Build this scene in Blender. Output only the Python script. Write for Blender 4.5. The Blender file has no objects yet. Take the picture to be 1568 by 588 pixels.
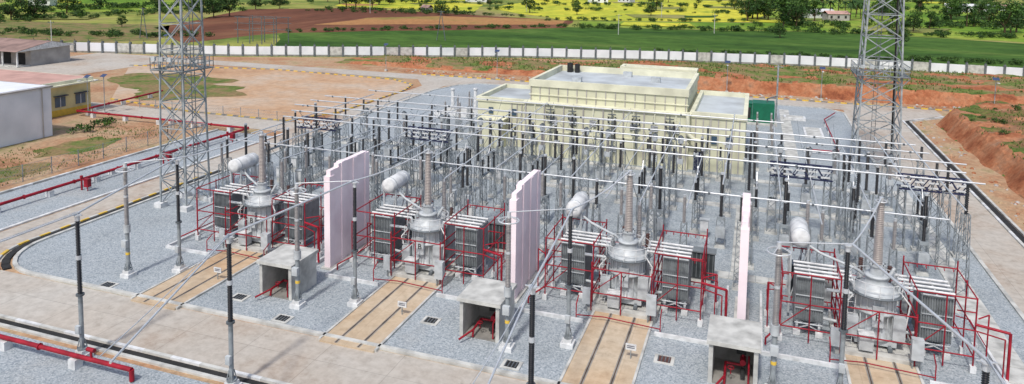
import bpy, math, random
from mathutils import Vector, Matrix
from mathutils import noise as mn
random.seed(7)
S=bpy.context.scene
# ------------------------------------------------------------------ materials
def _nodes(name):
    m=bpy.data.materials.new(name);m.use_nodes=True
    nt=m.node_tree;b=nt.nodes["Principled BSDF"]
    return m,nt,b
def mat(name,col,rough=0.7,var=0.12,scale=3.0,bump=0.0,metal=0.0,spec=0.3,col2=None,detail=4,space='Object'):
    m,nt,b=_nodes(name)
    tc=nt.nodes.new("ShaderNodeTexCoord")
    n=nt.nodes.new("ShaderNodeTexNoise");n.inputs["Scale"].default_value=scale;n.inputs["Detail"].default_value=detail
    nt.links.new(tc.outputs[space],n.inputs["Vector"])
    r=nt.nodes.new("ShaderNodeValToRGB")
    c2=col2 or tuple(c*(1-var*2) for c in col)
    c1=tuple(min(1,c*(1+var*0.6)) for c in col)
    r.color_ramp.elements[0].position=0.3;r.color_ramp.elements[0].color=(*c2,1)
    r.color_ramp.elements[1].position=0.62;r.color_ramp.elements[1].color=(*c1,1)
    nt.links.new(n.outputs["Fac"],r.inputs["Fac"]);nt.links.new(r.outputs["Color"],b.inputs["Base Color"])
    b.inputs["Roughness"].default_value=rough;b.inputs["Metallic"].default_value=metal
    b.inputs["Specular IOR Level"].default_value=spec
    if bump>0:
        bp=nt.nodes.new("ShaderNodeBump");bp.inputs["Strength"].default_value=bump
        n2=nt.nodes.new("ShaderNodeTexNoise");n2.inputs["Scale"].default_value=scale*6;n2.inputs["Detail"].default_value=5
        nt.links.new(tc.outputs[space],n2.inputs["Vector"]);nt.links.new(n2.outputs["Fac"],bp.inputs["Height"])
        nt.links.new(bp.outputs["Normal"],b.inputs["Normal"])
    return m
def ramp(nt,src,stops):
    r=nt.nodes.new("ShaderNodeValToRGB");e=r.color_ramp.elements
    e[0].position=stops[0][0];e[0].color=(*stops[0][1],1)
    e[1].position=stops[-1][0];e[1].color=(*stops[-1][1],1)
    for p,c in stops[1:-1]:
        x=e.new(p);x.color=(*c,1)
    nt.links.new(src,r.inputs["Fac"]);return r.outputs["Color"]
def noise(nt,vec,scale,detail=6,rough=0.55):
    n=nt.nodes.new("ShaderNodeTexNoise");n.inputs["Scale"].default_value=scale;n.inputs["Detail"].default_value=detail;n.inputs["Roughness"].default_value=rough
    nt.links.new(vec,n.inputs["Vector"]);return n.outputs["Fac"]
def mix(nt,fac,a,b_,mode='MIX'):
    m=nt.nodes.new("ShaderNodeMix");m.data_type='RGBA';m.blend_type=mode
    for s,v in ((m.inputs[0],fac),(m.inputs[6],a),(m.inputs[7],b_)):
        if isinstance(v,(int,float)): s.default_value=v
        elif isinstance(v,tuple): s.default_value=(*v,1)
        else: nt.links.new(v,s)
    return m.outputs[2]
def gravel_mat():
    m,nt,b=_nodes("gravel");tc=nt.nodes.new("ShaderNodeTexCoord");o=tc.outputs["Object"]
    v=nt.nodes.new("ShaderNodeTexVoronoi");v.inputs["Scale"].default_value=13.0;nt.links.new(o,v.inputs["Vector"])
    sep=nt.nodes.new("ShaderNodeSeparateColor");nt.links.new(v.outputs["Color"],sep.inputs[0])
    c=ramp(nt,sep.outputs[0],[(0,(.22,.255,.28)),(.35,(.325,.362,.385)),(.85,(.40,.437,.46)),(1,(.50,.53,.55))])
    big=ramp(nt,noise(nt,o,.11,7,.65),[(.3,(.80,.80,.79)),(.5,(.96,.96,.96)),(.7,(1.0,1.02,1.04))])
    c=mix(nt,1.0,c,big,'MULTIPLY')
    mud=ramp(nt,noise(nt,o,.07,7,.7),[(.58,(0,0,0)),(.73,(1,1,1))])
    ms=nt.nodes.new("ShaderNodeMath");ms.operation='MULTIPLY';nt.links.new(mud,ms.inputs[0]);ms.inputs[1].default_value=.3
    c=mix(nt,ms.outputs[0],c,(.42,.38,.32))
    nt.links.new(c,b.inputs["Base Color"]);b.inputs["Roughness"].default_value=.95;b.inputs["Specular IOR Level"].default_value=.15
    bp=nt.nodes.new("ShaderNodeBump");bp.inputs["Strength"].default_value=.35;bp.inputs["Distance"].default_value=.03
    nt.links.new(v.outputs["Distance"],bp.inputs["Height"]);nt.links.new(bp.outputs["Normal"],b.inputs["Normal"])
    return m
def road_mat(name,c1,c2,c3,joint=4.5,mort=.8):
    m,nt,b=_nodes(name);tc=nt.nodes.new("ShaderNodeTexCoord");o=tc.outputs["Object"]
    base=ramp(nt,noise(nt,o,.10,8,.66),[(.32,c2),(.47,c1),(.68,c3)])
    fine=ramp(nt,noise(nt,o,1.6,6,.7),[(.3,(.80,.80,.80)),(.6,(1.03,1.03,1.03))])
    c=mix(nt,1,base,fine,'MULTIPLY')
    st=ramp(nt,noise(nt,o,.33,8,.75),[(.30,(.70,.68,.65)),(.42,(1,1,1))])
    c=mix(nt,1,c,st,'MULTIPLY')
    br=nt.nodes.new("ShaderNodeTexBrick");br.inputs["Scale"].default_value=1;br.offset=0
    br.inputs["Brick Width"].default_value=joint;br.inputs["Row Height"].default_value=joint*1.03;br.inputs["Mortar Size"].default_value=.02
    br.inputs["Color1"].default_value=(1,1,1,1);br.inputs["Color2"].default_value=(.94,.94,.94,1);br.inputs["Mortar"].default_value=(mort,mort,mort,1)
    nt.links.new(o,br.inputs["Vector"]);c=mix(nt,1,c,br.outputs["Color"],'MULTIPLY')
    nt.links.new(c,b.inputs["Base Color"]);b.inputs["Roughness"].default_value=.9;b.inputs["Specular IOR Level"].default_value=.2
    return m
def earth_mat(name,cols,scale=.2,fine=3,bump=.4,stretch=None,fl=.65):
    m,nt,b=_nodes(name);tc=nt.nodes.new("ShaderNodeTexCoord");o=tc.outputs["Object"]
    if stretch:
        mp=nt.nodes.new("ShaderNodeMapping");mp.inputs["Scale"].default_value=stretch[:3];mp.inputs["Rotation"].default_value=(0,0,stretch[3]);nt.links.new(o,mp.inputs["Vector"]);o=mp.outputs["Vector"]
    n=len(cols);base=ramp(nt,noise(nt,o,scale,8,.68),[(.32+.36*i/(n-1),c) for i,c in enumerate(cols)])
    f=ramp(nt,noise(nt,o,fine,6,.75),[(.32,(fl,fl,fl)),(.62,(1.1,1.1,1.1))])
    c=mix(nt,1,base,f,'MULTIPLY')
    nt.links.new(c,b.inputs["Base Color"]);b.inputs["Roughness"].default_value=.95;b.inputs["Specular IOR Level"].default_value=.1
    bp=nt.nodes.new("ShaderNodeBump");bp.inputs["Strength"].default_value=bump;bp.inputs["Distance"].default_value=.12
    nt.links.new(noise(nt,o,fine,5,.7),bp.inputs["Height"]);nt.links.new(bp.outputs["Normal"],b.inputs["Normal"])
    return m
M={}
M['gravel']=gravel_mat()
M['road']=road_mat("road_concrete",(.48,.43,.37),(.41,.31,.235),(.51,.485,.44),4.5,.7)
M['pad']=road_mat("pad_concrete",(.54,.42,.29),(.52,.35,.21),(.54,.47,.37),3.1,.85)
M['earth']=earth_mat("red_earth",[(.27,.13,.07),(.42,.24,.14),(.46,.33,.21),(.17,.20,.06)],.10,1.8)
M['redsoil']=earth_mat("red_soil",[(.20,.065,.035),(.34,.125,.06),(.42,.19,.10),(.32,.19,.12)],.3,2.0,.7)
M['dirtfield']=earth_mat("dirt_field",[(.37,.21,.12),(.49,.32,.20),(.50,.40,.31),(.42,.39,.35)],.035,.8,fl=.8)
M['plow']=earth_mat("plowed_soil",[(.10,.045,.028),(.17,.07,.042),(.24,.12,.065)],.03,.5,.5,(1,.15,1,.35))
M['plow2']=earth_mat("orange_soil",[(.36,.17,.07),(.42,.22,.09),(.20,.2,.05)],.03,.5)
M['crop']=earth_mat("crop_field",[(.03,.07,.016),(.055,.12,.022),(.085,.165,.03),(.15,.20,.05)],.03,.35,.8,(.45,1.3,1,.33),fl=.45)
M['yellow']=earth_mat("mustard_field",[(.12,.22,.03),(.42,.46,.05),(.62,.57,.06),(.30,.38,.05)],.02,.25,.6,(1,.5,1,.3))
M['lime']=earth_mat("bright_paddy",[(.06,.14,.02),(.15,.27,.03),(.30,.37,.06),(.10,.2,.03)],.018,.3)
M['olive']=earth_mat("olive_field",[(.14,.17,.05),(.26,.27,.08),(.34,.30,.12)],.02,.3)
M['far']=earth_mat("farmland",[(.05,.10,.02),(.12,.18,.04),(.32,.33,.08),(.28,.22,.11),(.08,.15,.03)],.012,.10)
M['grass']=earth_mat("rough_grass",[(.06,.10,.022),(.13,.18,.045),(.28,.19,.10),(.12,.16,.045)],.2,1.5,.6)
M['scrub']=earth_mat("scrub_ground",[(.05,.09,.02),(.10,.15,.035),(.24,.13,.07),(.36,.20,.12)],.13,1.5,.6)
M['steel']=mat("galvanised_steel",(.30,.33,.345),.55,.2,2,metal=.2,spec=.35)
M['steel_t']=mat("tower_steel",(.36,.39,.40),.55,.2,2,metal=.2,spec=.35)
M['steel_d']=mat("weathered_steel",(.15,.17,.185),.6,.2,2,metal=.2)
M['alu']=mat("aluminium_tube",(.62,.64,.66),.35,.06,2,metal=.3,spec=.5)
M['white']=mat("white_paint",(.66,.67,.67),.6,.14,2.0)
M['tank']=mat("tank_paint",(.47,.50,.515),.45,.14,1.8,spec=.5)
M['rad']=mat("radiator_core",(.05,.06,.065),.6,.18,2,spec=.4)
M['rad2']=mat("radiator_fin",(.19,.21,.22),.5,.14,2,spec=.4)
M['black']=mat("black_porcelain",(.018,.018,.02),.3,.2,3,spec=.5)
M['greyins']=mat("grey_porcelain",(.31,.29,.28),.35,.1,3,spec=.5)
M['pinkins']=mat("bushing_porcelain",(.42,.37,.34),.35,.08,3,spec=.5)
M['brown']=mat("brown_porcelain",(.10,.045,.035),.3,.1,3,spec=.5)
M['red']=mat("red_pipe_paint",(.31,.012,.026),.5,.22,1.5,spec=.3)
M['pink']=mat("firewall_paint",(.90,.775,.81),.75,.05,.6,bump=.05,col2=(.81,.68,.72))
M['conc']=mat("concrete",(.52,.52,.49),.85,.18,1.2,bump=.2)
M['concd']=mat("dark_concrete",(.27,.26,.24),.9,.2,1.0,bump=.2)  # darker concrete tone; doubles as painted shade inside the valve shelters
M['rust']=mat("rusty_rail",(.10,.065,.045),.8,.2,1.0)
M['dark']=mat("dark_cavity",(.03,.03,.03),.9,.2,2)
M['navy']=mat("navy_paint",(.03,.035,.085),.5,.1,2)
M['yellowp']=mat("yellow_paint",(.70,.47,.07),.5,.1,2)
M['yellwall']=mat("yellow_wall",(.66,.58,.30),.8,.1,.5)
M['cream']=mat("cream_wall",(.64,.64,.47),.8,.07,.35,bump=.05,col2=(.54,.53,.39))
M['cream2']=mat("cream_trim",(.70,.69,.53),.8,.1,.5)
M['roofc']=mat("roof_screed",(.48,.52,.54),.75,.14,.25,col2=(.32,.34,.35))
M['pinkroof']=mat("terracotta_roof_wash",(.52,.32,.27),.85,.12,.4)
M['whitewall']=mat("whitewash_wall",(.76,.78,.82),.8,.06,.3,col2=(.64,.67,.71))
M['bluewin']=mat("window_glass",(.05,.09,.14),.15,.1,2,spec=.6)
M['green']=mat("green_enclosure",(.012,.14,.075),.45,.15,1)
M['greyplaster']=mat("grey_plaster",(.40,.38,.36),.85,.14,.4)
M['shedroof']=mat("shed_roof",(.30,.20,.17),.7,.2,.4)
M['bark']=mat("bark",(.12,.08,.05),.9,.2,3)
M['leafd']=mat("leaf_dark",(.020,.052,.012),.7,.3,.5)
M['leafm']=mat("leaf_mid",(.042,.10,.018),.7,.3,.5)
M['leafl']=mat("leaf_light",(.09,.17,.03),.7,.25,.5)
M['grassl']=mat("grass_blades",(.14,.20,.045),.8,.3,.5)
M['tyre']=mat("tyre",(.02,.02,.02),.8,.1,3)
M['carp']=mat("car_paint",(.70,.71,.73),.25,.02,1,spec=.6)
M['solar']=mat("solar_panel",(.05,.07,.14),.25,.05,1,spec=.6)
# ------------------------------------------------------------------ mesh builder
class MB:
    def __init__(s): s.v=[];s.f=[];s.mi=[];s.ms=[];s.sm=[]
    def m(s,k):
        if k not in s.ms: s.ms.append(k)
        return s.ms.index(k)
    def add(s,vs,fs,k,smooth=False):
        o=len(s.v);s.v+=[tuple(x) for x in vs];i=s.m(k)
        for f in fs: s.f.append([a+o for a in f]);s.mi.append(i);s.sm.append(smooth)
    def box(s,x0,x1,y0,y1,z0,z1,k):
        s.add([(x0,y0,z0),(x1,y0,z0),(x1,y1,z0),(x0,y1,z0),(x0,y0,z1),(x1,y0,z1),(x1,y1,z1),(x0,y1,z1)],
              [(0,3,2,1),(4,5,6,7),(0,1,5,4),(1,2,6,5),(2,3,7,6),(3,0,4,7)],k)
    def cyl(s,p,q,r,k,r2=None,seg=8,cap=True,smooth=True):
        p=Vector(p);q=Vector(q);d=q-p
        if d.length<1e-6:return
        r2=r if r2 is None else r2
        z=d.normalized();a=Vector((0,0,1)) if abs(z.z)<.95 else Vector((1,0,0))
        x=z.cross(a).normalized();y=z.cross(x)
        vs=[];off=math.pi/4 if seg==4 else 0
        for c,rr in ((p,r),(q,r2)):
            for i in range(seg):
                t=2*math.pi*i/seg+off;vs.append(c+x*(rr*math.cos(t))+y*(rr*math.sin(t)))
        fs=[(i,(i+1)%seg,seg+(i+1)%seg,seg+i) for i in range(seg)]
        fs=[f[::-1] for f in fs]
        s.add(vs,fs,k,smooth and seg>4)
        if cap: s.add(vs,[tuple(range(seg)),tuple(range(2*seg-1,seg-1,-1))],k)
    def bar(s,p,q,w,k): s.cyl(p,q,w*.7,k,seg=4,cap=False,smooth=False)
    def path(s,pts,r,k,seg=6):
        for a,b in zip(pts[:-1],pts[1:]): s.cyl(a,b,r,k,seg=seg)
    def lathe(s,c,prof,k,seg=12,axis='z'):
        vs=[]
        for r,h in prof:
            for i in range(seg):
                t=2*math.pi*i/seg;a,b=r*math.cos(t),r*math.sin(t)
                vs.append((c[0]+a,c[1]+b,c[2]+h) if axis=='z' else ((c[0]+a,c[1]+h,c[2]+b) if axis=='y' else (c[0]+h,c[1]+a,c[2]+b)))
        n=len(prof);fs=[]
        for j in range(n-1):
            for i in range(seg):
                i2=(i+1)%seg;fs.append((j*seg+i,j*seg+i2,(j+1)*seg+i2,(j+1)*seg+i))
        s.add(vs,fs,k,True);s.add(vs,[tuple(range(seg))[::-1],tuple(range((n-1)*seg,n*seg))],k)
    def ins(s,c,h,r,k,n=None,core=.62,seg=10,r2=None):
        n=n or max(4,int(h/.11));prof=[(r*.7,0)];r2=r if r2 is None else r2
        for i in range(n):
            z=h*(i+.15)/n;rr=r+(r2-r)*i/n
            prof+= [(rr*core,z),(rr,z+h*.25/n),(rr,z+h*.35/n),(rr*core,z+h*.7/n)]
        prof+=[(r2*.7,h)];s.lathe(c,prof,k,seg)
    def torus(s,c,R,r,k,seg=20,ss=6):
        vs=[];fs=[]
        for i in range(seg):
            a=2*math.pi*i/seg
            for j in range(ss):
                b=2*math.pi*j/ss;q=R+r*math.cos(b);vs.append((c[0]+q*math.cos(a),c[1]+q*math.sin(a),c[2]+r*math.sin(b)))
        for i in range(seg):
            for j in range(ss): fs.append((i*ss+j,((i+1)%seg)*ss+j,((i+1)%seg)*ss+(j+1)%ss,i*ss+(j+1)%ss))
        s.add(vs,fs,k,True)
    def lattice(s,c,h,w0,w1,n,w,k,wb=None,X=False):
        wb=wb or w*.6;cx,cy,cz=c
        def cor(i,z):
            t=z/h;hw=(w0+(w1-w0)*t)/2;sx,sy=((-1,-1),(1,-1),(1,1),(-1,1))[i%4];return (cx+sx*hw,cy+sy*hw,cz+z)
        for i in range(4): s.bar(cor(i,0),cor(i,h),w,k)
        for j in range(n):
            za,zb=h*j/n,h*(j+1)/n
            for i in range(4):
                if X or j==n-1: s.bar(cor(i,zb),cor(i+1,zb),wb,k)
                if X or j%2==0: s.bar(cor(i,za),cor(i+1,zb),wb,k)
                if X or j%2==1: s.bar(cor(i+1,za),cor(i,zb),wb,k)
    def truss_x(s,x0,x1,y,z,d,n,w,k):
        for yy in (y-d/2,y+d/2):
            for zz in (z-d/2,z+d/2): s.bar((x0,yy,zz),(x1,yy,zz),w,k)
        for j in range(n):
            a=x0+(x1-x0)*j/n;b=x0+(x1-x0)*(j+1)/n;sg=1 if j%2 else -1
            for yy in (y-d/2,y+d/2): s.bar((a,yy,z-sg*d/2),(b,yy,z+sg*d/2),w*.6,k)
            for zz in (z-d/2,z+d/2): s.bar((a,y-sg*d/2,zz),(b,y+sg*d/2,zz),w*.6,k)
    def poly(s,pts,z,k): s.add([(a,b,z) for a,b in pts],[tuple(range(len(pts)))],k)
    def mesh(s,name):
        me=bpy.data.meshes.new(name);me.from_pydata(s.v,[],s.f)
        for k in s.ms: me.materials.append(M[k])
        me.polygons.foreach_set("material_index",s.mi);me.polygons.foreach_set("use_smooth",s.sm);me.update();return me
    def obj(s,name,loc=(0,0,0),parent=None):
        return place(s.mesh(name),name,loc,0,parent)
def place(me,name,loc=(0,0,0),rot=0,parent=None,sc=1):
    o=bpy.data.objects.new(name,me);S.collection.objects.link(o);o.location=loc;o.rotation_euler[2]=rot;o.scale=(sc,)*3
    if parent:o.parent=parent
    return o
def empty(name,loc=(0,0,0)):
    o=bpy.data.objects.new(name,None);S.collection.objects.link(o);o.location=loc;o.empty_display_size=.3;return o
C,Sn=math.cos(.330939736),math.sin(.330939736)
def fp(t,d):   # survey polar coordinates: bearing tangent, range -> site coordinates
    X=t*d;return (X*C-d*Sn,X*Sn+d*C)
# ------------------------------------------------------------------ ground
g=MB();g.poly([(-4000,-600),(4000,-600),(4000,5000),(-4000,5000)],0,'far');g.obj("ground")
def sheet(name,pts,z,k): 
    b=MB();b.poly(pts,z,k);return b.obj(name)
sheet("site_earth",[(-180,-40),(60,-40),(60,175),(10,176),(-23,172),(-54,164),(-119,136),(-180,122)],.01,'earth')
def rr(x0,x1,y0,y1,r,n=8):
    out=[]
    for cx,cy,a0 in ((x1-r,y0+r,-90),(x1-r,y1-r,0),(x0+r,y1-r,90),(x0+r,y0+r,180)):
        for i in range(n+1):
            a=math.radians(a0+90*i/n);out.append((cx+r*math.cos(a),cy+r*math.sin(a)))
    return out
DF=[(-97.5,86),(-126,116),(-95,123.8),(-66,122),(-60,118),(-58.5,112),(-58.5,91),(-62,83),(-79,83)]
sheet("dirt_field",DF,.02,'dirtfield')
def blob(name,cx,cy,rx,ry,z,k,seed=0,n=40):
    pts=[]
    for i in range(n):
        a=2*math.pi*i/n;q=1+.45*mn.noise(Vector((math.cos(a)*1.6+seed,math.sin(a)*1.6,seed)))+.15*mn.noise(Vector((math.cos(a)*6+seed,math.sin(a)*6,seed)));pts.append((cx+rx*q*math.cos(a),cy+ry*q*math.sin(a)))
    sheet(name,pts,z,k)
blob("grass_patch",-104,104,13,8,.026,'grass',3);blob("grass_patch",-92,96,10,7,.027,'grass',5)
blob("grass_patch",-73,46,4,8,.026,'grass',1);blob("grass_patch",-76,62,3,5,.026,'grass',8);blob("grass_patch",-75,38,4,4,.027,'grass',6)
# roads
sheet("road",[(-120,29.9),(60,29.9),(60,34.6),(-51,34.6),(-52.6,38),(-52.6,75.5),(-57.2,75.5),(-57.2,38),(-60,34.6),(-120,34.6)],.03,'road')
sheet("road",[(-58,75.5),(-52.6,75.5),(-54,90),(-54,119),(-50,124.3),(28,124.3),(28,130),(-150,130),(-150,96),(-124,84),(-124,124.3),(-62,124.3),(-58,118),(-58,83),(-100,83),(-100,77.5),(-58,77.5)],.034,'road')
sheet("road",[(13.8,124.29),(13.8,86),(17,80),(17,34.61),(21.2,34.61),(21.2,118),(27,124.29)],.038,'road')
yard=rr(-52.4,17,34.8,80,5)
def slab(name,pts,z0,z1,k):
    b=MB();n=len(pts);b.add([(x,y,z0) for x,y in pts]+[(x,y,z1) for x,y in pts],[tuple(range(n,2*n))]+[(i,(i+1)%n,n+(i+1)%n,n+i) for i in range(n)],k);return b.obj(name)
n=9
br=yard[0:n];bl=yard[3*n:4*n]
outline=bl+br+[(17,80),(13.6,86),(13.6,121),(11,124),(-49,124),(-52,121),(-53.8,114),(-53.8,90),(-52.4,76)]
slab("gravel_yard",outline,0,.08,'gravel')
sheet("gravel_strip",[(-120,10),(60,10),(60,28.6),(-120,28.6)],.04,'gravel')
sheet("gravel_strip",[(-66.5,34.6),(-57.6,34.6),(-57.6,75),(-66.5,75)],.04,'gravel')
def kerb(name,pts,w,h,k1,k2,step,closed=False):
    b=MB();seq=pts+[pts[0]] if closed else pts;c=0
    for a,d in zip(seq[:-1],seq[1:]):
        a=Vector(a);d=Vector(d);L=(d-a).length
        if L<1e-3: continue
        t=(d-a)/L;nn=Vector((-t.y,t.x))*w/2;m=max(1,round(L/step))
        for i in range(m):
            p=a+t*(L*i/m);q=a+t*(L*(i+1)/m);k=(k1,k2)[c%2];c+=1
            vs=[p-nn,q-nn,q+nn,p+nn]
            b.add([(x.x,x.y,0) for x in vs]+[(x.x,x.y,h) for x in vs],[(4,5,6,7),(0,1,5,4),(1,2,6,5),(2,3,7,6),(3,0,4,7)],k)
    return b.obj(name)
kerb("kerb",outline,.28,.2,'conc','conc',1.5,True)
kerb("drain_channel",[(-53,60),(-52.85,48)]+[(x-.45,y-.38) for x,y in bl[:7]],.5,.12,'dark','dark',1.2)
kerb("kerb",[(-53.5,60),(-53.35,48)]+[(x-.9,y-.75) for x,y in bl[:7]],.22,.16,'conc','yellowp',.9)
kerb("kerb",[(-57.5,20),(-57.5,75),(-57.5,76.5)],.3,.16,'white','white',2)
kerb("kerb",[(-66.7,20),(-66.7,75)],.3,.22,'white','conc',2)
kerb("kerb",DF[:1]+DF[:0:-1],.3,.18,'yellowp','concd',1)
kerb("kerb",[(21.3,34),(21.3,118),(28,124)],.25,.18,'conc','white',2)
kerb("drain_channel",[(21.75,34),(21.75,118),(28.4,124)],.6,.08,'dark','dark',2)
kerb("kerb",[(22.25,34),(22.25,118),(28.8,124)],.25,.16,'conc','conc',2)
kerb("kerb",[(-64,130.3),(28,130.3),(45,128)],.25,.2,'yellowp','concd',1)
kerb("kerb",[(-90,29.8),(60,29.8)],.22,.16,'white','conc',2)
kerb("drain_channel",[(-90,29.4),(60,29.4)],.42,.07,'dark','dark',2)
kerb("kerb",[(-90,29.05),(60,29.05)],.22,.14,'conc','conc',2)
def strip(name,x0,x1,y0,y1,k='conc',seg=.9,h=.16):
    b=MB();lx=(x1-x0)>(y1-y0);L=(x1-x0) if lx else (y1-y0);m=int(L/seg)
    for i in range(m):
        a=i*L/m+.02;c=(i+1)*L/m-.02;hh=h+random.uniform(-.01,.012)
        if lx:b.box(x0+a,x0+c,y0,y1,.05,hh,k)
        else:b.box(x0,x1,y0+a,y0+c,.05,hh,k)
    b.obj(name)
strip("cable_trench",13.6,15.1,37,79)
strip("cable_trench",-50,13.4,51.6,52.7)
strip("cable_trench",-48,13.4,67.6,68.6)
strip("cable_trench",-51,13.4,77,78)
for x in (-43,-29.8,-15,-1):strip("cable_trench",x,x+.9,52.9,67.4)
strip("cable_trench",4,5.4,88,120)
# ------------------------------------------------------------------ transformer pads with rails
TX=[-36.0,-21.7,-7.3,7.3];TY=45.2
for tx in TX:
    b=MB();x=tx+.1
    b.box(x-1.8,x+1.8,34.2,43.4,.0,.14,'pad')
    for e in (-1.85,1.85): b.box(x+e-.07,x+e+.07,34.3,43.4,.0,.2,'conc')
    for s_ in (-.75,.75):
        b.box(x+s_-.10,x+s_+.10,34.25,46,.141,.146,'concd')
        b.box(x+s_-.03,x+s_+.03,34.25,46,.147,.165,'rust')
    b.box(tx-2.2,tx+2.2,43.4,47.6,.05,.35,'conc')
    b.obj("rail_track_pad")
    k=MB()
    for (a,c,d,e) in ((tx-6.3,tx-2.1,41.7,41.85),(tx+2.3,tx+6.3,41.7,41.85),(tx-6.3,tx-6.15,41.87,50),(tx+6.15,tx+6.3,41.87,50)):
        k.box(a,c,d,e,.05,.3,'white')
    k.obj("oil_pit_kerb")
    k=MB();k.bar((0,0,0),(0,0,.7),.05,'steel');k.box(-.3,.3,-.03,.03,.5,.85,'white');k.box(-.22,.22,-.035,-.031,.62,.66,'navy');k.box(-.22,.22,-.035,-.031,.72,.76,'navy');k.obj("bay_sign",(tx+1.4,38.6,.14))
for x,y,kk in ((-40.9,35.3,'dark'),(-27,35.6,'dark'),(-34.2,43,'dark'),(-18.3,38.6,'dark'),(-12.0,35.7,'dark'),(-4.1,39.2,'brown'),(9.9,37.5,'dark'),(-31.4,37,'dark')):
    b=MB();b.box(x-.55,x+.55,y-.45,y+.45,.05,.13,'conc');b.box(x-.36,x+.36,y-.3,y+.3,.131,.15,kk)
    for i in range(4): b.box(x-.36+.2*i,x-.3+.2*i,y-.3,y+.3,.151,.17,'steel_d')
    b.obj("drain_pit")
# ------------------------------------------------------------------ fire walls
for wx in (-28.6,-14.5,-.1):
    b=MB();h=7.6
    b.box(wx-.17,wx+.17,43.1,48.3,.05,h-.3,'pink')
    for i,(y,hh) in enumerate(((42.9,h-.7),(44.5,h),(46.1,h-.1),(47.8,h-.15))):
        b.box(wx-.24,wx+.24,y,y+.6,.05,hh,'pink')
    b.box(wx-.2,wx+.2,44.12,48.1,h-.29,h-.05,'pink')
    b.box(wx-.45,wx+.45,42.7,48.7,.04,.2,'conc')
    b.obj("fire_wall")
# ------------------------------------------------------------------ pump shelters
def shelter(x,y,name="valve_shelter"):
    e=empty(name,(x,y,.08));w,d,h=2.5,2.8,2.2
    b=MB();b.box(-w/2,-w/2+.22,0,d,0,h,'conc');b.box(w/2-.22,w/2,0,d,0,h,'conc');b.box(-w/2+.22,w/2-.22,d-.2,d,0,h,'concd');b.box(-w/2+.22,w/2-.22,.05,d-.2,0,.06,'concd')  # inner back wall and floor darker: shade of the recess painted into the colour
    b.obj("walls",parent=e)
    b=MB();b.box(-w/2-.12,w/2+.12,-.15,d+.1,h+.002,h+.22,'conc');b.obj("roof_slab",parent=e)
    b=MB();b.path([(-.4,.0,.1),(-.4,.1,.5),(-.4,1.4,.55),(.5,1.4,.55),(.5,1.4,1.5)],.07,'red',8);b.path([(-.4,.1,.5),(-.9,-.9,.3)],.06,'red',8)
    b.cyl((.5,1.0,.9),(.5,1.6,.9),.16,'red',seg=10);b.torus((-.1,.4,.85),.16,.025,'red');b.cyl((-.1,.4,.5),(-.1,.4,.85),.03,'red');b.cyl((.5,.6,.4),(.5,1.2,.4),.13,'dark',seg=10)
    b.path([(.8,.2,.1),(.8,.2,1.0),(.8,1.2,1.2)],.05,'red',8)
    b.box(.15,.65,1.3,1.7,1.2,1.6,'dark')
    b.obj("valve_pipework",parent=e)
for x,y in ((-29.2,37.8),(-14.7,37.6),(-.4,37.8)): shelter(x,y)
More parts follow.
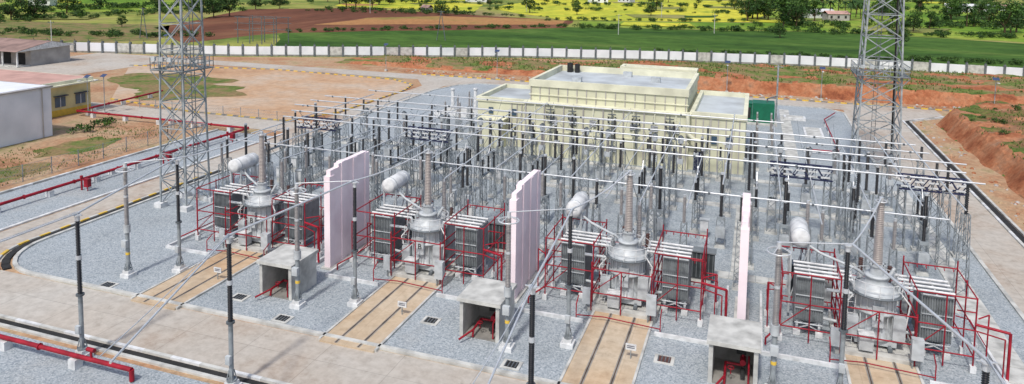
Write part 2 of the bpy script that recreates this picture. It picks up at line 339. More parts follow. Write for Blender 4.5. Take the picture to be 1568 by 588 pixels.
# ------------------------------------------------------------------ transformers
def transformer_parts():
    P={}
    b=MB() # tank
    b.lathe((0,0,.75),[(1.05,0),(1.15,.05),(1.15,.2),(1.08,.23),(1.08,1.5),(1.2,1.53),(1.2,1.65),(1.08,1.68),(1.08,2.55),(1.3,2.58),(1.3,2.7),(1.0,2.72),(.95,2.95),(.62,3.1),(.58,3.45),(.66,3.47),(.66,3.58),(.5,3.6)],'tank',18)
    for i in range(18):
        a=2*math.pi*i/18;c,s=math.cos(a),math.sin(a);b.bar((1.1*c,1.1*s,1.0),(1.1*c,1.1*s,3.3),.07,'tank')
    for i in range(12):
        a=2*math.pi*i/12;c,s=math.cos(a),math.sin(a);b.bar((1.45*c,1.45*s,3.4),(1.45*c,1.45*s,4.2),.03,'white')
    b.torus((0,0,4.2),1.45,.022,'white',24,4);b.torus((0,0,3.8),1.45,.016,'white',24,4)
    b.lathe((0,0,3.36),[(1.2,0),(1.52,0),(1.52,.06),(1.2,.06)],'steel_d',20)
    b.box(-1.1,1.1,-.9,.9,.45,.75,'tank');b.box(-.3,.3,-1.32,-1.12,1.7,2.9,'tank')
    b.box(.85,1.5,-1.0,-.4,.9,2.3,'tank');b.box(-1.55,-.95,-1.0,-.5,.8,2.0,'tank')
    b.box(-1.15,1.15,.8,2.3,.6,3.0,'tank')
    b.box(-1.22,1.22,.75,2.36,3.0,3.12,'tank')
    for x in (-.9,-.3,.3,.9): b.box(x-.05,x+.05,2.3,2.38,.7,2.9,'tank')
    for sx in (-1,1):
        b.box(sx*.75-.12,sx*.75+.12,-1.2,1.4,.27,.45,'steel_d')
        for y in (-.9,.9): b.cyl((sx*.75-.08,y,.35),(sx*.75+.08,y,.35),.2,'steel_d')
    b.box(-.95,-.2,-1.7,-1.1,.4,1.3,'tank');b.box(-1.0,-.15,-1.75,-1.08,1.3,1.35,'white')
    P['tank']=b
    b=MB() # main bushing
    b.cyl((0,0,4.3),(0,0,4.85),.4,'tank',.36,seg=14);b.cyl((0,0,4.85),(0,0,4.95),.44,'tank',seg=14)
    for i in range(8):
        a=i*math.pi/4;b.cyl((.4*math.cos(a),.4*math.sin(a),4.95),(.4*math.cos(a),.4*math.sin(a),5.03),.035,'steel_d')
    b.cyl((.5,.2,3.8),(1.0,.4,4.7),.1,'tank')
    b.ins((0,0,4.95),3.75,.28,'pinkins',34,.74,12,.21)
    b.cyl((0,0,8.7),(0,0,8.95),.13,'alu');b.torus((0,0,8.72),.3,.04,'alu')
    P['high_voltage_bushing']=b
    b=MB() # secondary bushings
    b.cyl((.3,1.6,3.1),(.4,1.9,3.8),.28,'tank',seg=12);b.ins((.4,1.9,3.8),2.3,.2,'greyins',20,.65,10,.15);b.cyl((.4,1.9,6.1),(.4,1.9,6.3),.08,'alu')
    b.cyl((-.6,1.7,3.1),(-.6,1.9,3.5),.2,'tank',seg=12);b.ins((-.6,1.9,3.5),1.0,.15,'brown',9);b.ins((1.0,1.9,3.2),1.0,.15,'brown',9)
    P['secondary_bushings']=b
    b=MB() # conservator
    cx,cy,cz=-4.1,1.4,5.3
    b.lathe((cx,cy,cz),[(.2,0),(.45,.06),(.56,.2),(.56,2.7),(.45,2.84),(.2,2.9)],'white',16,'y')
    for y in (cy+.5,cy+2.3):
        b.lathe((cx,y,cz),[(.56,0),(.585,.01),(.585,.09),(.56,.1)],'tank',16,'y')
        for x in (cx-.5,cx+.5): b.bar((x,y,.3),(x,y,cz-.3),.12,'tank')
        b.bar((cx-.5,y,cz-.5),(cx+.5,y,cz-.5),.12,'tank');b.bar((cx-.5,y,1.2),(cx+.5,y,4.5),.07,'tank')
    b.path([(cx+.3,cy+1,cz-.5),(cx+1.2,cy+.6,cz-.9),(-.9,.9,4.1),(-.4,.4,3.9)],.09,'tank',8)
    P['conservator']=b
    for nm,xa in (('radiator_bank_left',-4.35),('radiator_bank_right',2.35)):
        b=MB();w=1.55
        y0,y1=-.35,1.85
        z0,z1=.95,3.6
        nf=13
        b.box(xa+.06,xa+w-.06,y0+.12,y1-.12,z0+.1,z1-.15,'rad')
        for i in range(nf):
            x=xa+w*i/(nf-1);b.box(x-.03,x+.03,y0,y1,z0,z1,'rad2')
        for i in range(5):
            y=y0+.2+(y1-y0-.4)*i/4
            b.box(xa-.04,xa+w+.04,y-.13,y+.13,z0-.01,z1+.01,'rad2')
        s=1 if xa>0 else -1;xo=xa+w+.12 if s>0 else xa-.12;xi=1.15*s
        for i in range(4):
            y=y0+.25+i*.57
            b.cyl((xo,y,z1+.2),(xi+s*.1,y,z1+.2),.075,'white',seg=10)
            b.cyl((xi+s*.1,y,z1+.2),(xi,min(y,1.9),z1-.5),.07,'tank',seg=8)
            b.cyl((xa+w/2,y,z1-.02),(xa+w/2,y,z1+.17),.06,'white')
        b.path([(xa,y0-.12,z1+.12),(xa+w,y0-.12,z1+.12)],.05,'tank')
        b.path([(xa,y0-.12,z0-.1),(xa+w,y0-.12,z0-.1)],.05,'tank')
        for z in (z0+.8,z0+1.6): b.bar((xa,y0-.04,z),(xa+w,y0-.04,z),.05,'tank')
        for x in (xa+.15,xa+w-.15):
            for y in (y0+.2,y1-.2):
                b.bar((x,y,.3),(x,y,z0),.14,'white');b.box(x-.2,x+.2,y-.2,y+.2,.0,.3,'white')
            b.bar((x,y0+.2,.7),(x,y1-.2,.7),.1,'white')
        b.bar((xa+.15,y0+.2,.35),(xa+w-.15,y0+.2,.9),.06,'white');b.bar((xa+.15,y0+.2,.9),(xa+w-.15,y0+.2,.35),.06,'white')
        for x in (xa+.45,xa+1.1):
            for y in (y0+.6,y1-.6): b.cyl((x,y,z0-.28),(x,y,z0-.1),.3,'steel_d',seg=12)
        P[nm]=b
    b=MB() # oil pipes, cabinets
    b.path([(-2.7,-.6,3.2),(-1.2,-.6,3.2)],.1,'tank',8);b.path([(-2.8,.1,1.1),(-1.0,0,1.0)],.1,'tank',8);b.path([(2.3,.1,1.1),(1.0,0,1.0)],.1,'tank',8)
    b.path([(1.5,-.7,1.4),(1.7,-.7,3.0),(1.2,-.5,3.6)],.05,'white');b.path([(-1.4,-.7,1.4),(-1.7,-.8,2.6),(-1.1,-.6,3.4)],.05,'white')
    b.box(1.6,2.2,-2.3,-1.9,.6,1.8,'tank');b.bar((1.7,-2.1,0),(1.7,-2.1,.6),.08,'steel');b.bar((2.1,-2.1,0),(2.1,-2.1,.6),.08,'steel')
    b.box(-2.5,-2.0,-2.0,-1.7,.5,1.5,'tank');b.bar((-2.25,-1.85,0),(-2.25,-1.85,.5),.08,'steel')
    for s_ in (-.18,.18): b.bar((s_-1.45,-.9,.3),(s_-1.3,-.7,3.4),.035,'white')
    for i in range(9): b.bar((-1.62,-.9,.5+i*.33),(-1.25,-.85,.5+i*.33),.025,'white')
    b.box(-2.7,-1.9,3.4,4.0,.4,2.3,'tank');b.box(2.0,3.1,3.6,4.1,.4,1.9,'tank')
    P['pipework_and_cabinets']=b
    b=MB() # sprinkler cage
    r=.041
    rnd=random.Random(3)
    for (x0,x1,y0,y1,zs) in ((-5.2,-2.0,-1.3,2.9,(.9,2.4,4.2)),(1.9,4.8,-1.3,2.9,(.9,2.4,4.2)),(-1.95,1.85,-1.9,2.9,(1.3,2.9))):
        for z in zs:
            b.path([(x0,y0,z),(x1,y0,z),(x1,y1,z),(x0,y1,z),(x0,y0,z)],r,'red',6)
            for i in range(6):
                x=x0+(x1-x0)*(i+.5)/6
                b.cyl((x,y0,z),(x,y0+.25,z-.12),.028,'red');b.cyl((x,y1,z),(x,y1-.25,z-.12),.028,'red')
        for x in (x0,x1):
            for y in (y0,y1,(y0+y1)/2):
                if x0==-1.95 and y!=y0: continue
                b.cyl((x,y,.1),(x,y,max(zs)+rnd.uniform(-.1,.5)),r*1.05,'red',seg=6)
        xm=(x0+x1)/2
        b.cyl((xm,y0,.1),(xm,y0,max(zs)),r,'red',seg=6)
        b.path([(x0,y0,zs[0]),(xm,y0,zs[1])],.03,'red')
    for x in (-5.9,5.6):
        b.path([(x,-.6,.1),(x,-.6,3.1),(x*.88,-1.3,3.1)],.04,'red',6);b.path([(x,1.6,.1),(x,1.6,2.2),(x*.82,1.6,2.2)],.04,'red',6)
        b.path([(x,-.6,1.2),(x,2.8,1.2),(x*.88,3.1,1.2)],.035,'red',6)
    b.path([(4.8,-1.3,2.75),(6.3,-1.8,2.75),(6.3,-1.8,.1)],.08,'red',8);b.path([(4.8,-1.3,2.4),(6.05,-1.9,2.4),(6.05,-1.9,.1)],.04,'red',8)
    b.path([(-5.2,-1.3,.9),(-6.0,-2.4,.5),(-6.0,-2.4,.1)],.055,'red',8)
    b.path([(-2.6,-3.2,.3),(-.9,-2.9,.3),(2.6,-3.2,.3)],.035,'red',6)
    for x in (-2.6,2.6): b.path([(x,-3.2,.1),(x,-3.2,1.0),(x,-2.6,1.3)],.035,'red',6)
    P['sprinkler_pipe_frame']=b
    b=MB()
    for x in (-5.2,-2.0,1.9,4.8):
        for y in (-1.3,.8,2.9): b.box(x-.15,x+.15,y-.15,y+.15,0,.38,'white')
    for x in (-5.9,5.6):
        for y in (-.6,1.6): b.box(x-.14,x+.14,y-.14,y+.14,0,.34,'white')
    P['pipe_footings']=b
    return {k:v.mesh(k) for k,v in P.items()}
TP=transformer_parts()
for tx,let in zip(TX,("B","B","Y","R")):
    e=empty("power_transformer",(tx,TY,.1))
    for k,me in TP.items(): place(me,k,parent=e)
    cu=bpy.data.curves.new("phase_letter","FONT");cu.body=let;cu.size=.55;cu.align_x='CENTER';cu.extrude=.005;cu.materials.append(M['dark'])
    o=bpy.data.objects.new("phase_letter",cu);S.collection.objects.link(o);o.parent=e;o.location=(0,-1.34,2.1);o.rotation_euler=(math.pi/2,0,0)
# ------------------------------------------------------------------ front poles
def pole_base(b,h,r=.12):
    b.box(-.38,.38,-.38,.38,0,.28,'white');b.box(-.26,.26,-.26,.26,.28,.5,'white')
    b.cyl((0,0,.5),(0,0,.6),.26,'steel',seg=8);b.cyl((0,0,.55),(0,0,h),r,'steel',seg=12)
    for i in range(4):
        a=math.pi/4+i*math.pi/2;b.bar((.24*math.cos(a),.24*math.sin(a),.6),(.12*math.cos(a),.12*math.sin(a),1.1),.04,'steel')
b=MB();pole_base(b,3.6)
b.box(-.14,.14,-.3,-.13,1.5,1.95,'tank')
b.cyl((0,0,3.6),(0,0,3.7),.22,'steel_d',seg=12)
b.ins((0,0,3.7),1.95,.135,'black',22);b.cyl((0,0,5.65),(0,0,5.88),.15,'alu',seg=12);b.ins((0,0,5.88),1.95,.13,'black',22)
b.cyl((0,0,7.83),(0,0,8.12),.13,'alu',seg=12);b.cyl((0,0,8.12),(0,0,8.18),.2,'alu',seg=12)
b.bar((-.35,0,8.16),(.35,0,8.16),.05,'alu')
arr=b.mesh("surge_arrester")
b=MB();pole_base(b,3.2,.14);b.cyl((0,0,1.6),(0,0,1.78),.152,'yellowp',seg=12)
b.box(-.2,.2,-.35,-.1,2.2,2.7,'tank');b.cyl((0,0,3.2),(0,0,3.75),.23,'tank',seg=12)
b.ins((0,0,3.75),1.95,.165,'greyins',22);b.cyl((0,0,5.7),(0,0,5.85),.15,'alu',seg=12);b.ins((0,0,5.85),1.95,.155,'greyins',22)
b.cyl((0,0,7.8),(0,0,8.15),.12,'alu',seg=10);b.torus((0,0,7.65),.58,.04,'alu',24)
for i in range(3):
    a=i*2.094;b.bar((.1*math.cos(a),.1*math.sin(a),7.9),(.58*math.cos(a),.58*math.sin(a),7.65),.035,'alu')
cvt=b.mesh("voltage_transformer")
ARR=[(-34.6,28.1),(-38.1,38.8),(-24.8,28.5),(-23.8,38.8),(-9.6,38.8),(-8.7,28.6),(4.9,38.8),(8.3,28.6)]
CV=[(-40.8,36.9),(-27.1,37.3),(-12.8,37.2),(1.6,38.0)]
for x,y in ARR: place(arr,"surge_arrester",(x,y,.06))
for x,y in CV: place(cvt,"voltage_transformer",(x,y,.06))
def sag(p,q,s,n=10):
    p=Vector(p);q=Vector(q);return [tuple(p.lerp(q,i/n)-Vector((0,0,s*4*(i/n)*(1-i/n)))) for i in range(n+1)]
def conductor(pts,r,k='alu',name="conductor_tube",seg=6):
    b=MB();b.path(pts,r,k,seg);b.obj(name)
fr=[(-34.6,28.1),(-24.8,28.5),(-8.7,28.6),(8.3,28.6)]
far_=[(-34.0,18),(-20.3,17.5),(-7.7,20),(9,20)]
for i,tx in enumerate(TX):
    a=(fr[i][0],fr[i][1],8.3);c=(tx-2.2,38.8,8.3);t=(tx,TY,9.05)
    conductor([(far_[i][0],far_[i][1],8.4),a],.045);conductor([a,c],.06)
    conductor(sag(c,t,.25),.05);conductor([(CV[i][0],CV[i][1],8.2),c],.03)
    conductor(sag((far_[i][0]-.5,far_[i][1],8.5),(a[0],a[1],8.4),.1),.02)
    conductor(sag(t,(tx+.4,TY+1.9,6.4),.3),.02,'steel_d',"jumper_wire",4)
# ------------------------------------------------------------------ switchyard equipment
eq={}
def col(b,h,w=.42): b.box(-.4,.4,-.4,.4,0,.22,'conc');b.lattice((0,0,.2),h-.2,w*1.25,w,max(3,int(h/.6)),.05,'steel')
b=MB();col(b,2.8);b.ins((0,0,2.8),2.0,.14,'greyins',18);b.cyl((0,0,4.8),(0,0,5.0),.1,'alu');eq['post_insulator']=b.mesh("post_insulator")
b=MB();col(b,3.4);b.ins((0,0,3.4),2.3,.14,'black',20);b.cyl((0,0,5.7),(0,0,5.9),.11,'alu');eq['post_insulator_b']=b.mesh("post_insulator")
b=MB();col(b,2.4,.5);b.box(-.3,.3,-.3,.3,2.4,2.9,'tank');b.ins((0,0,2.9),1.6,.18,'greyins',15);b.cyl((0,0,4.5),(0,0,5.1),.28,'tank',seg=12);b.cyl((0,0,5.1),(0,0,5.3),.32,'steel_d',.1,seg=12);b.cyl((-.6,0,4.8),(.6,0,4.8),.05,'alu');eq['current_transformer']=b.mesh("current_transformer")
b=MB();col(b,2.3,.6);b.box(-.35,.35,-.5,.0,.9,1.7,'tank');b.box(-.3,.3,-.3,.3,2.3,2.5,'steel')
b.ins((0,0,2.5),1.7,.15,'black',16);b.cyl((0,0,4.2),(0,0,4.4),.14,'alu');b.ins((0,0,4.4),1.5,.17,'black',15);b.cyl((0,0,5.9),(0,0,6.05),.15,'alu');eq['circuit_breaker']=b.mesh("circuit_breaker")
b=MB()
for x in (-1.2,1.2):
    b.box(x-.35,x+.35,-.35,.35,0,.2,'conc');b.lattice((x,0,.2),2.5,.45,.4,4,.05,'steel')
b.box(-1.7,1.7,-.12,.12,2.7,2.84,'steel')
for x in (-1.5,0,1.5): b.ins((x,0,2.84),1.5,.12,'black',14);b.cyl((x,0,4.34),(x,0,4.5),.1,'alu')
b.cyl((-1.5,0,4.55),(1.5,0,4.55),.045,'alu');b.bar((.0,0,4.5),(.5,0,5.2),.05,'alu');eq['disconnector_switch']=b.mesh("disconnector_switch")
rows=[(54.2,'post_insulator',4.8),(57.6,'circuit_breaker',4.8),(61.4,'disconnector_switch',4.8),(65.4,'post_insulator_b',4.8),(69.5,'circuit_breaker',4.8),(72.6,'current_transformer',4.8),(75.3,'post_insulator_b',4.8)]
for y,k,st in rows:
    x=-47.5+random.uniform(-.3,.3)
    while x<13:
        if random.random()>.08:
            nm="post_insulator" if k.startswith('post') else k
            place(eq[k],nm,(x+random.uniform(-.15,.15),y,.07),math.pi/2 if k.startswith('disc') else 0)
        x+=st*(.5 if random.random()<.3 else 1)
for x in (-39.5,-25,-10.5,3.8):
    for dx in (-4.2,0,3.9):
        b=MB();b.box(-.4,.4,-.4,.4,0,.2,'conc');b.lattice((0,0,.2),4.6,.7,.45,8,.055,'steel');b.ins((0,0,4.8),1.7,.14,random.choice(('greyins','black')),16);b.cyl((0,0,6.5),(0,0,6.7),.1,'alu')
        b.obj("bus_support",(x+dx,50.4+random.uniform(-.3,.3),.07))
def bus(y,z,x0,x1,r=.06):
    b=MB();b.cyl((x0,y,z),(x1,y,z),r,'alu',seg=8)
    x=x0+1
    while x<x1:
        b.cyl((x,y,z-.12),(x,y,z+.05),.1,'steel_d',seg=6);x+=7.2
    b.obj("busbar")
for y,z,x0,x1 in ((54.6,8,-41,15),(57.2,8,-42,14.5),(59.8,8,-43,14),(63.2,7.2,-46,16),(66,7.2,-46,14),(68.8,7.2,-46,13.5),(54.2,5.4,-47,13),(72.2,5.8,-45,13),(75,7.0,-44,3),(76.3,5.5,-44,3)): bus(y,z,x0,x1)
b=MB()
for tx in TX:
    for dx in (-5.2,-2.6,.4,3.2,5.6):
        z=random.choice((5.3,6.6,6.6,7.3));y0=TY+1.9 if dx==.4 else 50.4
        z0=6.4 if dx==.4 else z
        b.cyl((tx+dx,y0,z0),(tx+dx,76+random.uniform(-6,1),z),.05,'alu',seg=6)
b.obj("busbar_riser_tubes")
b=MB()
for tx in TX:
    for dx in (-5.2,-2.6,.4,3.2,5.6):
        for (ya,za,yb,zb) in ((54.2,5.0,57.6,6.0),(57.6,6.0,61.4,4.5),(61.4,4.5,66,7.2),(57.2,8,61.4,4.6),(69.5,6.1,72.6,5.1),(72.6,5.1,76.3,7)):
            b.path(sag((tx+dx,ya,za),(tx+dx+random.uniform(-.4,.4),yb,zb),.25,5),.018,'steel_d',4)
b.obj("jumper_wires")
b=MB()
for x in (-41,-31,-21.6,-14.4,-7,0,7.3,14):
    for y in (54.6,59.8,63.2,68.8):
        h=5.6;b.box(x-.35,x+.35,y-.35,y+.35,0,.25,'conc');b.lattice((x,y,.2),h,.75,.45,8,.055,'steel')
        zt=8 if y<61 else 7.2
        b.ins((x,y,h+.2),zt-h-.3,.13,'black',14,seg=8)
b.obj("bus_support_structure")
for x in (-42.5,-30,4.0,13.6):
    e=MB();y=62.4
    e.truss_x(x-2.4,x+2.4,y,5.6,.95,8,.11,'navy')
    for i in range(5): e.box(x-2.3+i*.95,x-1.6+i*.95,y-.58,y-.55,5.32,5.46,'white');e.box(x-2.3+i*.95,x-1.6+i*.95,y-.58,y-.55,5.72,5.86,'white')
    for s_ in (-2.1,2.1): e.lattice((x+s_,y,.1),5.1,.7,.5,8,.065,'steel');e.box(x+s_-.5,x+s_+.5,y-.5,y+.5,0,.25,'conc')
    e.obj("gantry_beam")
for i in range(22):
    x=random.uniform(-48,13);y=random.choice((55.5,59,63,67,71))+random.uniform(-.4,.4)
    b=MB();b.box(-.35,.35,-.22,.22,.5,1.5,'tank');b.box(-.4,.4,-.27,.27,1.5,1.56,'tank');b.box(-.3,.3,-.2,.2,0,.5,'conc');b.box(-.3,.3,-.24,-.225,.6,1.4,'white');b.obj("marshalling_kiosk",(x,y,.07))
for x in (-40,-26,-18,-3,4):
    b=MB();b.box(-1.2,1.2,-.35,.35,.3,2.2,'rad');b.box(-1.3,1.3,-.45,.45,2.2,2.3,'rad2');b.box(-1.0,1.0,-.3,.3,0,.3,'conc')
    for i in range(9): b.box(-1.15+i*.28,-1.1+i*.28,-.42,-.35,.4,2.1,'rad2')
    b.obj("neutral_reactor",(x+random.uniform(-1,1),50.6,.07))
# ------------------------------------------------------------------ lattice towers
def tower(name,x,y,w0,w1,h,zp,lw=.13,pg=.55):
    e=empty(name,(x,y,0))
    b=MB();b.lattice((0,0,.3),h,w0,w1,int(h/2.3),lw,'steel_t',lw*.55,X=True)
    for sx in (-1,1):
        for sy in (-1,1): b.box(sx*w0/2-.4,sx*w0/2+.4,sy*w0/2-.4,sy*w0/2+.4,0,.5,'white')
    b.obj("lattice_body",parent=e)
    b=MB();w=w0+(w1-w0)*zp/h;o=w/2+pg
    for z in (zp,zp+.55,zp+1.05):
        b.path([(-o,-o,z),(o,-o,z),(o,o,z),(-o,o,z),(-o,-o,z)],.04,'steel_t',4)
    for i in range(9):
        t=-o+2*o*i/8
        for p in ((t,-o),(t,o),(-o,t),(o,t)): b.bar((*p,zp),(*p,zp+1.05),.04,'steel_t')
    b.box(-o,o,-o,-w/2-.05,zp-.1,zp-.02,'steel_d');b.box(-o,o,w/2+.05,o,zp-.1,zp-.02,'steel_d');b.box(-o,-w/2-.05,-w/2-.04,w/2+.04,zp-.1,zp-.02,'steel_d');b.box(w/2+.05,o,-w/2-.04,w/2+.04,zp-.1,zp-.02,'steel_d')
    for a in ((-1,-1),(1,-1),(1,1),(-1,1)): b.bar((a[0]*w/2,a[1]*w/2,zp-1.2),(a[0]*o,a[1]*o,zp-.1),.07,'steel_t')
    for i in range(3): b.box(-o+.3+i*.9,-o+.75+i*.9,-o-.25,-o-.05,zp+.8,zp+1.15,'tank')
    b.obj("platform",parent=e)
    b=MB()
    for s_ in (-.2,.2): b.bar((s_,w0/2*.96,0),(s_,w1/2*.96,h),.05,'steel_d')
    for i in range(int(h/.4)):
        yy=(w0+(w1-w0)*(i*.4/h))/2*.96;b.bar((-.2,yy,i*.4+.2),(.2,yy,i*.4+.2),.03,'steel_d')
    b.obj("ladder",parent=e)
tower("lightning_mast_tower",-48.6,50.4,2.9,2.1,28,12.6)
tower("lightning_mast_tower",13.1,87,4.4,2.6,32,11.0,.17,.7)
b=MB();b.cyl((14.6,86,.1),(14.2,86,26),.10,'black',seg=6);b.obj("cable_riser")
# ------------------------------------------------------------------ control building
e=empty("control_building",(0,0,.08))
b=MB()
b.box(-25.4,-6.5,78.8,94,0,6.1,'cream');b.box(-25.0,-6.8,79.8,93.6,6.1,8.0,'cream')
b.box(-32.4,-25.41,81.6,92,0,5.4,'cream');b.box(-6.49,-.6,79.4,94.2,0,5.9,'cream')
b.box(-31.6,-28.6,80.0,81.59,0,3.4,'cream')
b.box(-17,-7.2,95.2,97.6,0,8.6,'cream')
b.obj("walls",parent=e)
b=MB()
def parapet(x0,x1,y0,y1,z,h,t=.3):
    b.box(x0-.15,x1+.15,y0-.15,y0+t,z,z+h,'cream2');b.box(x0-.15,x1+.15,y1-t,y1+.15,z,z+h,'cream2')
    b.box(x0-.15,x0+t,y0+t+.002,y1-t-.002,z,z+h,'cream2');b.box(x1-t,x1+.15,y0+t+.002,y1-t-.002,z,z+h,'cream2')
    b.box(x0+t+.002,x1-t-.002,y0+t+.002,y1-t-.002,z,z+.06,'roofc')
parapet(-25.0,-6.8,79.8,93.6,8.002,.8);parapet(-32.4,-25.6,81.6,92,5.402,.55);parapet(-6.3,-.6,79.4,94.2,5.902,.6);parapet(-17,-7.2,95.2,97.6,8.602,.3)
b.box(-25.6,-6.3,78.6,79.78,6.102,6.3,'cream2')
b.box(-25.5,-6.4,78.72,78.798,2.9,3.05,'cream2')
b.box(-25.15,-6.65,79.66,79.795,7.0,7.12,'cream2')
b.box(-31.8,-28.4,79.8,81.58,3.402,3.55,'cream2')
b.obj("roof_and_parapets",parent=e)
b=MB()
for i in range(17):
    x=-25.2+i*1.155;b.box(x-.07,x+.07,78.64,78.8,0,6.1,'cream2' if i%2 else 'greyplaster')
for i in range(17):
    x=-24.9+i*1.12;b.box(x-.05,x+.05,79.7,79.8,6.3,8.0,'greyplaster')
for x in (-5.8,-5,-4.2,-3.4,-2.6,-1.9,-1.2): b.box(x-.06,x+.06,79.3,79.4,0,5.9,'greyplaster')
for x in (-27.9,-27.2,-26.6,-26.0): b.box(x-.06,x+.06,81.5,81.6,0,5.4,'greyplaster')
b.obj("pilasters_and_panel_joints",parent=e)
b=MB()
for i in range(8):
    x=-24.05+i*2.31
    for z in (1.3,4.0):
        if (i*3+int(z))%4==0: continue
        b.box(x-.38,x+.38,78.6,78.66,z,z+.75,'steel_d')
        for j in range(4): b.box(x-.4,x+.4,78.55,78.6,z+.08+j*.18,z+.14+j*.18,'white')
for x in (-30.6,-27.55): b.box(x-.3,x+.3,81.46,81.5,3.9,4.7,'bluewin')
for x in (-3.8,-2.25): b.box(x-.3,x+.3,79.24,79.3,3.1,4,'bluewin')
b.box(-5.9,-5.1,79.2,79.29,0,2.1,'navy')
b.obj("louvres_windows_and_door",parent=e)
b=MB()
for x in (-22.1,-19.5,-14.9,-12.2,-8.5): 
    b.cyl((x,78.4,.2),(x,78.4,6.0),.055,'steel_d');b.cyl((x+.15,78.4,.2),(x+.15,78.4,5.1),.04,'steel_d')
    for z in (3.4,4.6,5.6): b.box(x-.45,x+.45,78.3,78.5,z,z+.09,'steel_d')
    for dx in (-.4,.4): b.ins((x+dx,78.35,4.7),.7,.09,'black',6,seg=8)
b.path([(-6.6,78.3,6.5),(-6.5,78.3,4.2),(-5.8,78.3,3.6),(-4.5,78.6,3.5)],.22,'cream2',10)
b.cyl((-23.4,92.4,8.06),(-23.4,92.4,9.3),.4,'dark',seg=12);b.cyl((-22.4,92.4,8.06),(-22.4,92.4,9.2),.35,'dark',seg=12)
for x,y in ((-21,84),(-12,88),(-16,91)): b.box(x,x+1.1,y,y+.8,8.064,8.7,'tank')
b.obj("pipes_and_roof_tanks",parent=e)
for i in range(13):
    x=-31+i*2.55
    b=MB();col(b,2.2);b.box(-.25,.25,-.25,.25,2.2,2.5,'tank');b.ins((0,0,2.5),1.1,.13,'black',10);b.obj("cable_sealing_end",(x,77.0+random.uniform(-.2,.2)-.9*(i%2),.07))
for y in (82,86,90):
    for x in (.6,2.2,-35,-37): place(eq['post_insulator'],"post_insulator",(x,y,.07))
e=empty("diesel_generator",(-.6,108.2,.1))
b=MB();b.box(-3.7,.6,-1.3,1.3,.3,2.9,'green');b.box(.62,3.6,-1.5,1.5,.3,3.1,'green')
for i in range(6): b.box(-3.5+i*.7,-3.1+i*.7,-1.33,-1.3,.8,2.4,'dark')
b.box(-3.8,.6,-1.4,1.4,2.9,3.0,'green')
b.obj("enclosure",parent=e)
b=MB();b.box(-4,4,-1.8,1.8,0,.3,'conc');b.obj("plinth",parent=e)
b=MB();b.cyl((3.9,1,.3),(3.9,1,8.4),.13,'steel_t',seg=10);b.bar((3.4,1,8.2),(4.6,1,8.2),.08,'steel_t');b.path([(2.6,0,3.1),(2.6,0,3.6),(3.9,1,3.9)],.1,'steel_d',8);b.obj("exhaust_stack",parent=e)
for x,y,w,d,h in ((-41,97,6,4,.5),(-38,101,3,2,.7),(-44,95,1,1,.5),(6,113,3,2,.4),(8,104,2.4,6,.2)):
    b=MB();b.box(-w/2,w/2,-d/2,d/2,0,h,'white');b.box(-w/2+.3,w/2-.3,-d/2+.3,d/2-.3,h,h+.06,'conc');b.obj("equipment_plinth",(x,y,.07))
for x,y in ((-43,98),(-39.9,99.5)):
    b=MB();b.cyl((0,0,0),(0,0,3.4),.3,'white',.26,seg=12);b.cyl((0,0,3.4),(0,0,3.6),.36,'white',seg=12);b.obj("white_pillar",(x,y,.07))
b=MB();b.path([(10,92,.6),(10,112,.6),(12,118,.6)],.08,'red',8);b.path([(10,92,.6),(7,92,.6)],.08,'red',8)
for y in (94,99,104,109): b.box(9.8,10.2,y-.2,y+.2,0,.5,'white')
b.obj("hydrant_pipe_line")
def pipeline(pts,z,r,step=5,name="fire_water_pipe"):
    b=MB();b.path([(x,y,z) for x,y in pts],r,'red',10)
    for a,c in zip(pts[:-1],pts[1:]):
        a=Vector(a);c=Vector(c);L=(c-a).length;m=max(1,int(L/step));t=(c-a)/L
        for i in range(m):
            p=a.lerp(c,(i+.5)/m);b.box(p.x-.25,p.x+.25,p.y-.25,p.y+.25,0,z-r-.01,'white')
            p=a.lerp(c,i/m);b.cyl((p.x,p.y,z),(p.x+t.x*.06,p.y+t.y*.06,z),r*1.5,'red',seg=10)
    b.obj(name)
pipeline([(-61.8,15),(-61.8,75),(-91,74.6),(-93,92)],.75,.14)
pipeline([(-62.6,52),(-62.6,75.8),(-78,76)],.5,.08)
pipeline([(-90,27.3),(-31.5,27.3)],.7,.13)
b=MB();b.path([(-31.5,27.3,.7),(-30.2,27.3,.7),(-30.2,27.3,.1)],.13,'red',10);b.path([(-33,27.3,.7),(-33,27.3,1.3)],.07,'red');b.cyl((-33.25,27.3,1.25),(-32.75,27.3,1.25),.12,'red',seg=10);b.obj("fire_hydrant")
for y in (40,50,60,70):
    b=MB();b.cyl((0,0,0),(0,0,1.2),.09,'red',seg=10);b.cyl((0,0,1.2),(0,0,1.4),.14,'red',seg=10);b.cyl((-.3,0,1.0),(.3,0,1.0),.06,'red');b.box(.5,1.0,-.2,.2,.4,1.2,'red');b.bar((.75,0,0),(.75,0,.4),.07,'red');b.obj("fire_hydrant",(-60.8,y,.05))
def clfence(pts,h=1.7,step=3):
    b=MB()
    for a,c in zip(pts[:-1],pts[1:]):
        a=Vector(a);c=Vector(c);L=(c-a).length;m=max(1,int(L/step))
        for i in range(m+1):
            p=a.lerp(c,i/m);b.bar((p.x,p.y,0),(p.x,p.y,h+.1),.07,'steel')
        for z in (.1,.9,h): b.bar((a.x,a.y,z),(c.x,c.y,z),.022,'steel')
        mm=int(L/.4)
        for i in range(mm): 
            p=a.lerp(c,i/mm);q=a.lerp(c,min(1,(i+3)/mm));b.bar((p.x,p.y,.1),(q.x,q.y,h),.009,'steel');b.bar((q.x,q.y,.1),(p.x,p.y,h),.009,'steel')
    b.obj("chain_link_fence")
clfence([(-68.3,25),(-68.6,68.5),(-73,74)])
clfence([(-88,82.6),(-60,82.6)],1.4)
